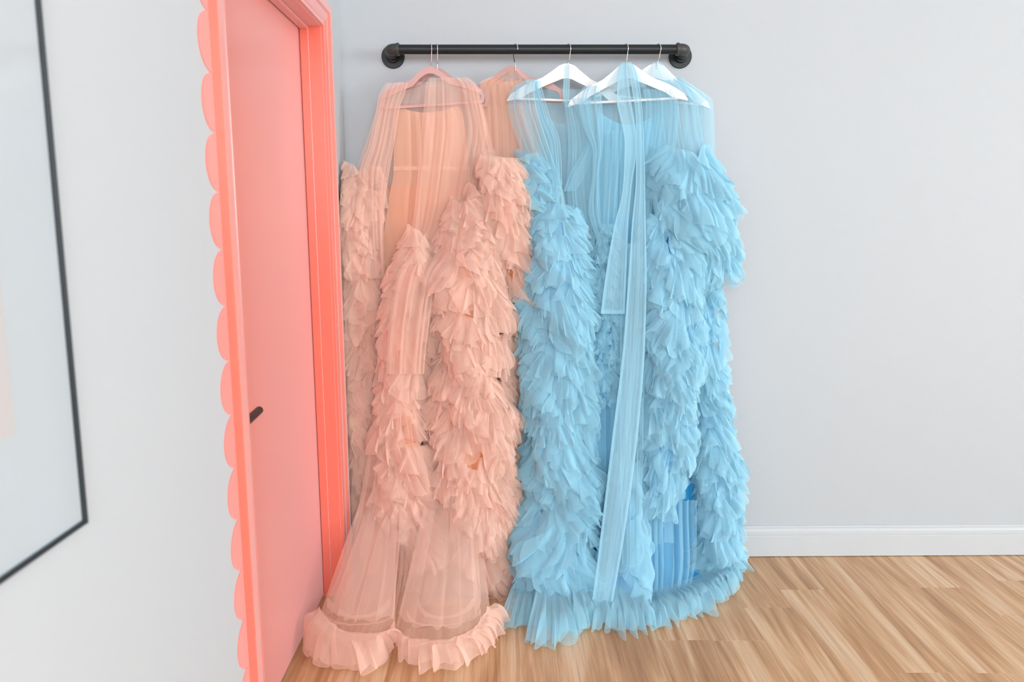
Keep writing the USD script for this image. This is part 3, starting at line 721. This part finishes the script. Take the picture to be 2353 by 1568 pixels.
# ------------------------------------------------------------------ gown C: peach, between the front peach gown and the blue ones
gC = gown('tulle_gown', 'peach tulle gown half hidden between the front peach gown and the left blue gown', 1172, 195, -.085)
obj('bodice_back', sheet([(175, 1140, 1205, -.075), (200, 1098, 1228, -.072), (300, 1090, 1240, -.07), (420, 1090, 1250, -.07)], pleats=4, amp=.004, seed=50), P_SHEER, gC, smooth=True)
obj('bodice', sheet([(158, 1168, 1188, -.094), (172, 1140, 1204, -.098), (192, 1102, 1222, -.10), (240, 1108, 1236, -.104), (320, 1110, 1244, -.108), (430, 1112, 1250, -.115)], pleats=7, amp=.005, seed=51, nu=80), P_SHEER, gC, smooth=True)
obj('slip', sheet([(176, 1140, 1206, -.085), (205, 1104, 1226, -.085), (420, 1110, 1240, -.085), (700, 1120, 1240, -.085), (1000, 1130, 1240, -.09), (1240, 1140, 1225, -.10)], pleats=6, amp=.010, seed=52, dip=.02), P_SLIP, gC, smooth=True)
ruffle_column(gC, [(1185, 640, 24, -.125), (1190, 760, 30, -.13), (1196, 900, 28, -.13), (1198, 1040, 27, -.13), (1194, 1150, 22, -.13)], 53, PM, name='skirt_ruffles', rows=.055, wid=(.06, .11), length=(.07, .11), flare=.36)
obj('skirt_tier', sheet([(1120, 1160, 1222, -.16), (1185, 1150, 1216, -.18), (1250, 1140, 1208, -.19)], nu=40, nv=20, pleats=3, amp=.008, seed=54, bulge=.02), P_RUF, gC, smooth=True)

# ------------------------------------------------------------------ gown D: the left blue gown
gD = gown('tulle_gown', 'left blue tulle gown with a gathered sheer sleeve, next to the peach gowns', 1303, 200, -.125)
obj('bodice_back', sheet([(205, 1215, 1400, -.105), (300, 1205, 1410, -.10), (480, 1210, 1400, -.095)], pleats=6, amp=.005, seed=60), B_SHEER, gD, smooth=True)
obj('slip', sheet([(262, 1245, 1345, -.112), (300, 1240, 1360, -.118), (420, 1235, 1375, -.13), (560, 1225, 1385, -.14), (760, 1215, 1395, -.15)], pleats=7, amp=.005, amp_end=.013, seed=61, bulge=.015, dip=.04), B_SHEER, gD, smooth=True)
obj('neck_loop', sheet([(146, 1299, 1310, -.150), (175, 1296, 1310, -.152), (215, 1294, 1309, -.150), (245, 1300, 1308, -.145)], nu=14, nv=30, pleats=1, amp=.002, seed=62), B_HEM, gD, smooth=True)
obj('sleeve', sheet([(185, 1205, 1240, -.14), (210, 1172, 1238, -.15), (245, 1166, 1245, -.16), (300, 1180, 1262, -.175), (360, 1205, 1280, -.185), (400, 1240, 1288, -.19), (430, 1255, 1292, -.195)], pleats=4, amp=.008, seed=63, nu=70, bulge=.025), B_RUF, gD, smooth=True, label='sheer gathered sleeve')
obj('sleeve', sheet([(185, 1222, 1242, -.155), (260, 1236, 1262, -.17), (330, 1262, 1288, -.19), (400, 1268, 1292, -.20), (432, 1262, 1292, -.205)], pleats=3, amp=.006, seed=64, nu=40), B_RUF, gD, smooth=True)
cf = obj('cuff', sheet([(428, 1258, 1290, -.205), (445, 1250, 1296, -.21), (480, 1244, 1300, -.215), (500, 1246, 1298, -.21)], nu=50, nv=20, pleats=5, amp=.005, seed=65, bulge=.03), B_RUF, gD, smooth=True)
ruffle_column(gD, [(1222, 375, 24, -.15), (1226, 420, 34, -.155), (1228, 470, 32, -.16), (1222, 560, 22, -.16), (1220, 650, 16, -.16)], 66, BM, name='sleeve_ruffles', rows=.040, wid=(.08, .13), length=(.07, .11), flare=.5, amp=.022, wave=.06, scat=.8)
obj('front_panel', sheet([(240, 1296, 1340, -.16), (330, 1305, 1362, -.17), (420, 1302, 1362, -.185), (520, 1310, 1370, -.20), (600, 1318, 1362, -.21), (720, 1330, 1350, -.22)], pleats=5, amp=.007, seed=67, nu=70), B_SHEER, gD, smooth=True, label='sheer pleated front panel')
obj('front_panel', sheet([(225, 1312, 1356, -.165), (270, 1332, 1362, -.17), (320, 1350, 1366, -.18), (400, 1310, 1345, -.19), (440, 1296, 1318, -.195)], pleats=3, amp=.006, seed=68, nu=40), B_SHEER, gD, smooth=True)
ruffle_column(gD, [(1280, 482, 34, -.185), (1276, 560, 56, -.195), (1282, 660, 64, -.20), (1282, 760, 66, -.205), (1280, 880, 62, -.21), (1282, 1000, 62, -.22), (1290, 1100, 66, -.235), (1304, 1170, 56, -.245)], 69, BM, name='skirt_ruffles', rows=.050, wid=(.075, .14), length=(.08, .125), flare=.38)
obj('inset', sheet([(850, 1284, 1296, -.295), (960, 1262, 1322, -.30), (1030, 1275, 1335, -.30)], nu=36, nv=24, pleats=3, amp=.005, seed=70), B_SHEER, gD, smooth=True)
ruffle_column(gD, [(1285, 1090, 40, -.22), (1275, 1180, 66, -.25), (1268, 1260, 74, -.29), (1278, 1340, 66, -.34), (1280, 1400, 62, -.40), (1276, 1452, 58, -.48)], 71, BM, name='hem_ruffles', rows=.06, wid=(.10, .20), length=(.10, .16), flare=.40, amp=.022, wave=.07, scat=.6)
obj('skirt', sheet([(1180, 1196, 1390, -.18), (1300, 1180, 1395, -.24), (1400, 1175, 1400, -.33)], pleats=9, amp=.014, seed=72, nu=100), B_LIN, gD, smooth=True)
obj('skirt_tier', sheet([(1290, 1180, 1240, -.25), (1360, 1168, 1240, -.31), (1420, 1152, 1238, -.40)], nu=50, nv=24, pleats=4, amp=.008, seed=73, bulge=.03), B_RUF, gD, smooth=True)
for q_, (sd, fo, am, dz) in enumerate(((74, 5, .030, 0), (174, 7, .034, .02))):
    obj('hem_flounce', clear(skirt_between([(1232, 1330, 'y', -.37), (1280, 1345, 'y', -.40), (1335, 1330, 'y', -.37)], [(1203, 1474 - 12 * q_, 'z', .008 + dz), (1235, 1484 - 12 * q_, 'z', .006 + dz), (1280, 1482 - 12 * q_, 'z', .006 + dz), (1322, 1458 - 12 * q_, 'z', .006 + dz), (1352, 1428 - 12 * q_, 'z', .008 + dz)], sd, folds=fo, amp=am, nu=120, nv=24, puff=.05, jag=.012, lift=.03)), B_SHEER, gD, smooth=True)
obj('hem_flounce', clear(skirt_between([(1182, 1325, 'y', -.30), (1212, 1335, 'y', -.32), (1240, 1330, 'y', -.31)], [(1146, 1436, 'z', .010), (1165, 1448, 'z', .006), (1205, 1438, 'z', .006), (1238, 1418, 'z', .008)], 75, folds=5, amp=.018, nu=80, nv=20, puff=.03, jag=.008, lift=.02)), B_RUF, gD, smooth=True)

# ------------------------------------------------------------------ gown E: the middle blue gown with the sashes
gE = gown('tulle_gown', 'middle blue tulle gown with two long hanging sashes down its front', 1440, 200, -.15)
obj('bodice_back', sheet([(195, 1370, 1530, -.135), (260, 1350, 1540, -.13), (500, 1350, 1540, -.12)], pleats=6, amp=.005, seed=80), B_SHEER, gE, smooth=True)
obj('slip', sheet([(258, 1378, 1510, -.142), (290, 1372, 1520, -.148), (420, 1370, 1520, -.155), (620, 1355, 1530, -.165), (900, 1350, 1540, -.175), (1250, 1350, 1550, -.20)], pleats=5, amp=.002, amp_end=.012, seed=81, bulge=.01, nu=100, dip=.05), B_SLIP, gE, smooth=True)
obj('collar', sheet([(142, 1428, 1452, -.172), (160, 1416, 1462, -.174), (182, 1402, 1478, -.176), (200, 1392, 1486, -.176)], nu=40, nv=20, pleats=2, amp=.003, seed=82), B_RUF, gE, smooth=True)
obj('front_panel', sheet([(196, 1348, 1378, -.172), (230, 1328, 1384, -.178), (290, 1340, 1388, -.19), (350, 1362, 1384, -.20), (400, 1362, 1376, -.205), (480, 1352, 1380, -.21), (560, 1372, 1394, -.215), (660, 1385, 1420, -.22)], pleats=4, amp=.006, seed=83, nu=60), B_SHEER, gE, smooth=True, label='sheer pleated front panel')
obj('front_panel', sheet([(205, 1478, 1548, -.172), (260, 1484, 1560, -.178), (340, 1474, 1552, -.19), (440, 1470, 1530, -.20), (560, 1472, 1500, -.21)], pleats=6, amp=.006, seed=84, nu=70), B_SHEER, gE, smooth=True, label='sheer pleated front panel')
obj('front_panel', sheet([(300, 1390, 1432, -.185), (400, 1388, 1422, -.195), (500, 1384, 1412, -.205), (600, 1380, 1410, -.215), (720, 1384, 1432, -.225), (860, 1392, 1424, -.23)], pleats=4, amp=.006, seed=85, nu=50), B_SHEER, gE, smooth=True)
ruffle_column(gE, [(1392, 530, 20, -.17), (1394, 620, 28, -.175), (1396, 720, 30, -.18), (1390, 820, 26, -.18), (1382, 920, 18, -.18)], 86, BM, name='skirt_ruffles', rows=.036, wid=(.04, .07), length=(.04, .065), flare=.6, wave=.03, amp=.012)
ruffle_column(gE, [(1534, 500, 40, -.185), (1536, 590, 58, -.195), (1538, 720, 60, -.205), (1538, 850, 54, -.21), (1538, 960, 48, -.22), (1522, 1080, 42, -.23), (1506, 1170, 28, -.24)], 87, BM, name='skirt_ruffles', rows=.050, wid=(.07, .13), length=(.08, .125), flare=.38)
ruffle_column(gE, [(1440, 1060, 20, -.24), (1440, 1170, 34, -.27), (1440, 1250, 40, -.30), (1434, 1330, 44, -.36), (1432, 1425, 46, -.45)], 88, BM, name='hem_ruffles', rows=.07, wid=(.12, .19), length=(.10, .15), flare=.26, amp=.012, wave=.08, scat=.5)
obj('train_panel', sheet([(560, 1430, 1478, -.25), (760, 1425, 1480, -.27), (1000, 1425, 1478, -.31), (1200, 1428, 1474, -.37), (1300, 1430, 1472, -.42)], pleats=4, amp=.006, seed=89, nu=60), B_SHEER, gE, smooth=True, label='sheer train panel')
for q_, (sd, fo) in enumerate(((90, 6), (190, 5))):
    obj('hem_flounce', clear(skirt_between([(1352, 1345, 'y', -.38), (1415, 1355, 'y', -.41), (1478, 1345, 'y', -.38)], [(1345, 1438 - 10 * q_, 'z', .010), (1380, 1448 - 10 * q_, 'z', .006), (1430, 1460 - 10 * q_, 'z', .006), (1465, 1456 - 10 * q_, 'z', .006), (1487, 1428 - 10 * q_, 'z', .010)], sd, folds=fo, amp=.030, nu=120, nv=22, puff=.04, jag=.012, lift=.03)), B_SHEER, gE, smooth=True)


def sash(rows, seed, pleats=.7, amp=.0022):
    s_ = obj('sash', sheet(rows, nu=40, nv=110, pleats=pleats, amp=amp, seed=seed), B_SASH, gE, smooth=True, label='long flat sash')
    for a in (0, 1):      # turned hems down both long edges
        h = [(v, ul + (ur - ul) * .90 * a, ul + (ur - ul) * (.10 + .90 * a), y - .0035) for v, ul, ur, y in rows]
        obj('sash_hem', sheet(h, nu=6, nv=110, pleats=.3, amp=.001, seed=seed), B_HEM, s_, smooth=True)
    v, ul, ur, y = rows[-1]
    obj('sash_hem', sheet([(v - 9, ul + 1, ur - 1, y - .003), (v, ul, ur, y - .003)], nu=30, nv=5, pleats=1, amp=.001, seed=seed), B_HEM, s_, smooth=True)


sash([(146, 1428, 1440, -.178), (180, 1420, 1444, -.184), (230, 1418, 1450, -.195), (330, 1436, 1464, -.225), (430, 1432, 1452, -.25), (520, 1412, 1444, -.27), (620, 1394, 1440, -.28), (722, 1381, 1436, -.285)], 91)
sash([(146, 1444, 1456, -.180), (200, 1452, 1470, -.188), (280, 1462, 1478, -.21), (400, 1462, 1482, -.245), (520, 1452, 1484, -.28), (640, 1444, 1486, -.30), (800, 1432, 1482, -.33), (1000, 1408, 1466, -.37), (1200, 1384, 1440, -.43), (1330, 1368, 1418, -.48), (1436, 1353, 1398, -.535)], 92)

# ------------------------------------------------------------------ gown F: the right blue gown with the puff sleeve
gF = gown('tulle_gown', 'right blue tulle gown with a big fluffy puff sleeve, nearest the bare wall', 1509, 200, -.105)
obj('collar', sheet([(142, 1502, 1520, -.122), (162, 1490, 1535, -.124), (185, 1480, 1552, -.126), (205, 1474, 1566, -.128)], nu=40, nv=18, pleats=2, amp=.003, seed=100), B_RUF, gF, smooth=True)
obj('bodice_back', sheet([(176, 1494, 1538, -.09), (205, 1468, 1598, -.088), (236, 1452, 1640, -.085), (400, 1460, 1640, -.08)], pleats=6, amp=.005, seed=101), B_SHEER, gF, smooth=True)
obj('bodice', sheet([(186, 1484, 1566, -.128), (225, 1476, 1600, -.13), (300, 1482, 1612, -.135), (380, 1488, 1630, -.14), (470, 1490, 1640, -.15)], pleats=9, amp=.006, seed=102, nu=100, bulge=.02), B_SHEER, gF, smooth=True)
obj('sleeve', sheet([(180, 1548, 1566, -.118), (200, 1552, 1598, -.12), (225, 1560, 1630, -.122), (260, 1575, 1640, -.125), (380, 1560, 1644, -.135)], pleats=3, amp=.006, seed=103, nu=60), B_SHEER, gF, smooth=True)
obj('shoulder_fold', sheet([(176, 1552, 1560, -.135), (195, 1560, 1590, -.137), (220, 1585, 1622, -.139), (238, 1596, 1612, -.139)], nu=24, nv=18, pleats=1, amp=.002, seed=104), B_RUF, gF, smooth=True)
ruffle_column(gF, [(1566, 352, 58, -.14), (1576, 410, 68, -.15), (1590, 480, 70, -.155), (1606, 540, 66, -.155), (1632, 590, 40, -.15)], 105, BM, name='puff_sleeve', rows=.050, wid=(.14, .24), length=(.12, .18), flare=.30, tilt_out=.55, amp=.024, wave=.075, scat=.6)
ruffle_column(gF, [(1602, 600, 32, -.12), (1608, 720, 36, -.12), (1616, 850, 34, -.12), (1634, 980, 34, -.125), (1646, 1100, 36, -.13), (1650, 1220, 38, -.14), (1644, 1320, 44, -.16)], 106, BM, name='skirt_ruffles', rows=.045, wid=(.07, .13), length=(.075, .115), flare=.42)
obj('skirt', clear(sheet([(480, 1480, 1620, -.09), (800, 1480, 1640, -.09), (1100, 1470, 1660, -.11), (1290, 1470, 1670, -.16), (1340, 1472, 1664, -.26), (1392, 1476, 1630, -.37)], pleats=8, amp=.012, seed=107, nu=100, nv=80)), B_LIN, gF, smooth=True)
obj('train_panel', sheet([(1150, 1476, 1600, -.21), (1260, 1476, 1600, -.26), (1340, 1478, 1590, -.31), (1390, 1480, 1570, -.36)], pleats=7, amp=.012, seed=108, nu=90, sway=1.2), B_SHEER, gF, smooth=True, label='sheer train panel')
for q_, (sd, fo, am) in enumerate(((109, 10, .026), (110, 8, .030), (111, 13, .022))):
    d = 9 * q_
    obj('hem_flounce', clear(skirt_between([(1476, 1388 - d, 'y', -.32), (1530, 1368 - d, 'y', -.29), (1590, 1345 - d, 'y', -.25), (1650, 1318 - d, 'y', -.21), (1672, 1300 - d, 'y', -.19)],
                                           [(1482, 1446 - d, 'z', .008), (1535, 1440 - d, 'z', .006), (1592, 1424 - d, 'z', .006), (1642, 1398 - d, 'z', .006), (1668, 1376 - d, 'z', .008), (1692, 1342 - d, 'z', .012)], sd, folds=fo, amp=am, amp0=.006, nu=190, nv=16, puff=.02, jag=.012, lift=.035)), (B_SHEER, B_RUF, B_SHEER)[q_], gF, smooth=True)

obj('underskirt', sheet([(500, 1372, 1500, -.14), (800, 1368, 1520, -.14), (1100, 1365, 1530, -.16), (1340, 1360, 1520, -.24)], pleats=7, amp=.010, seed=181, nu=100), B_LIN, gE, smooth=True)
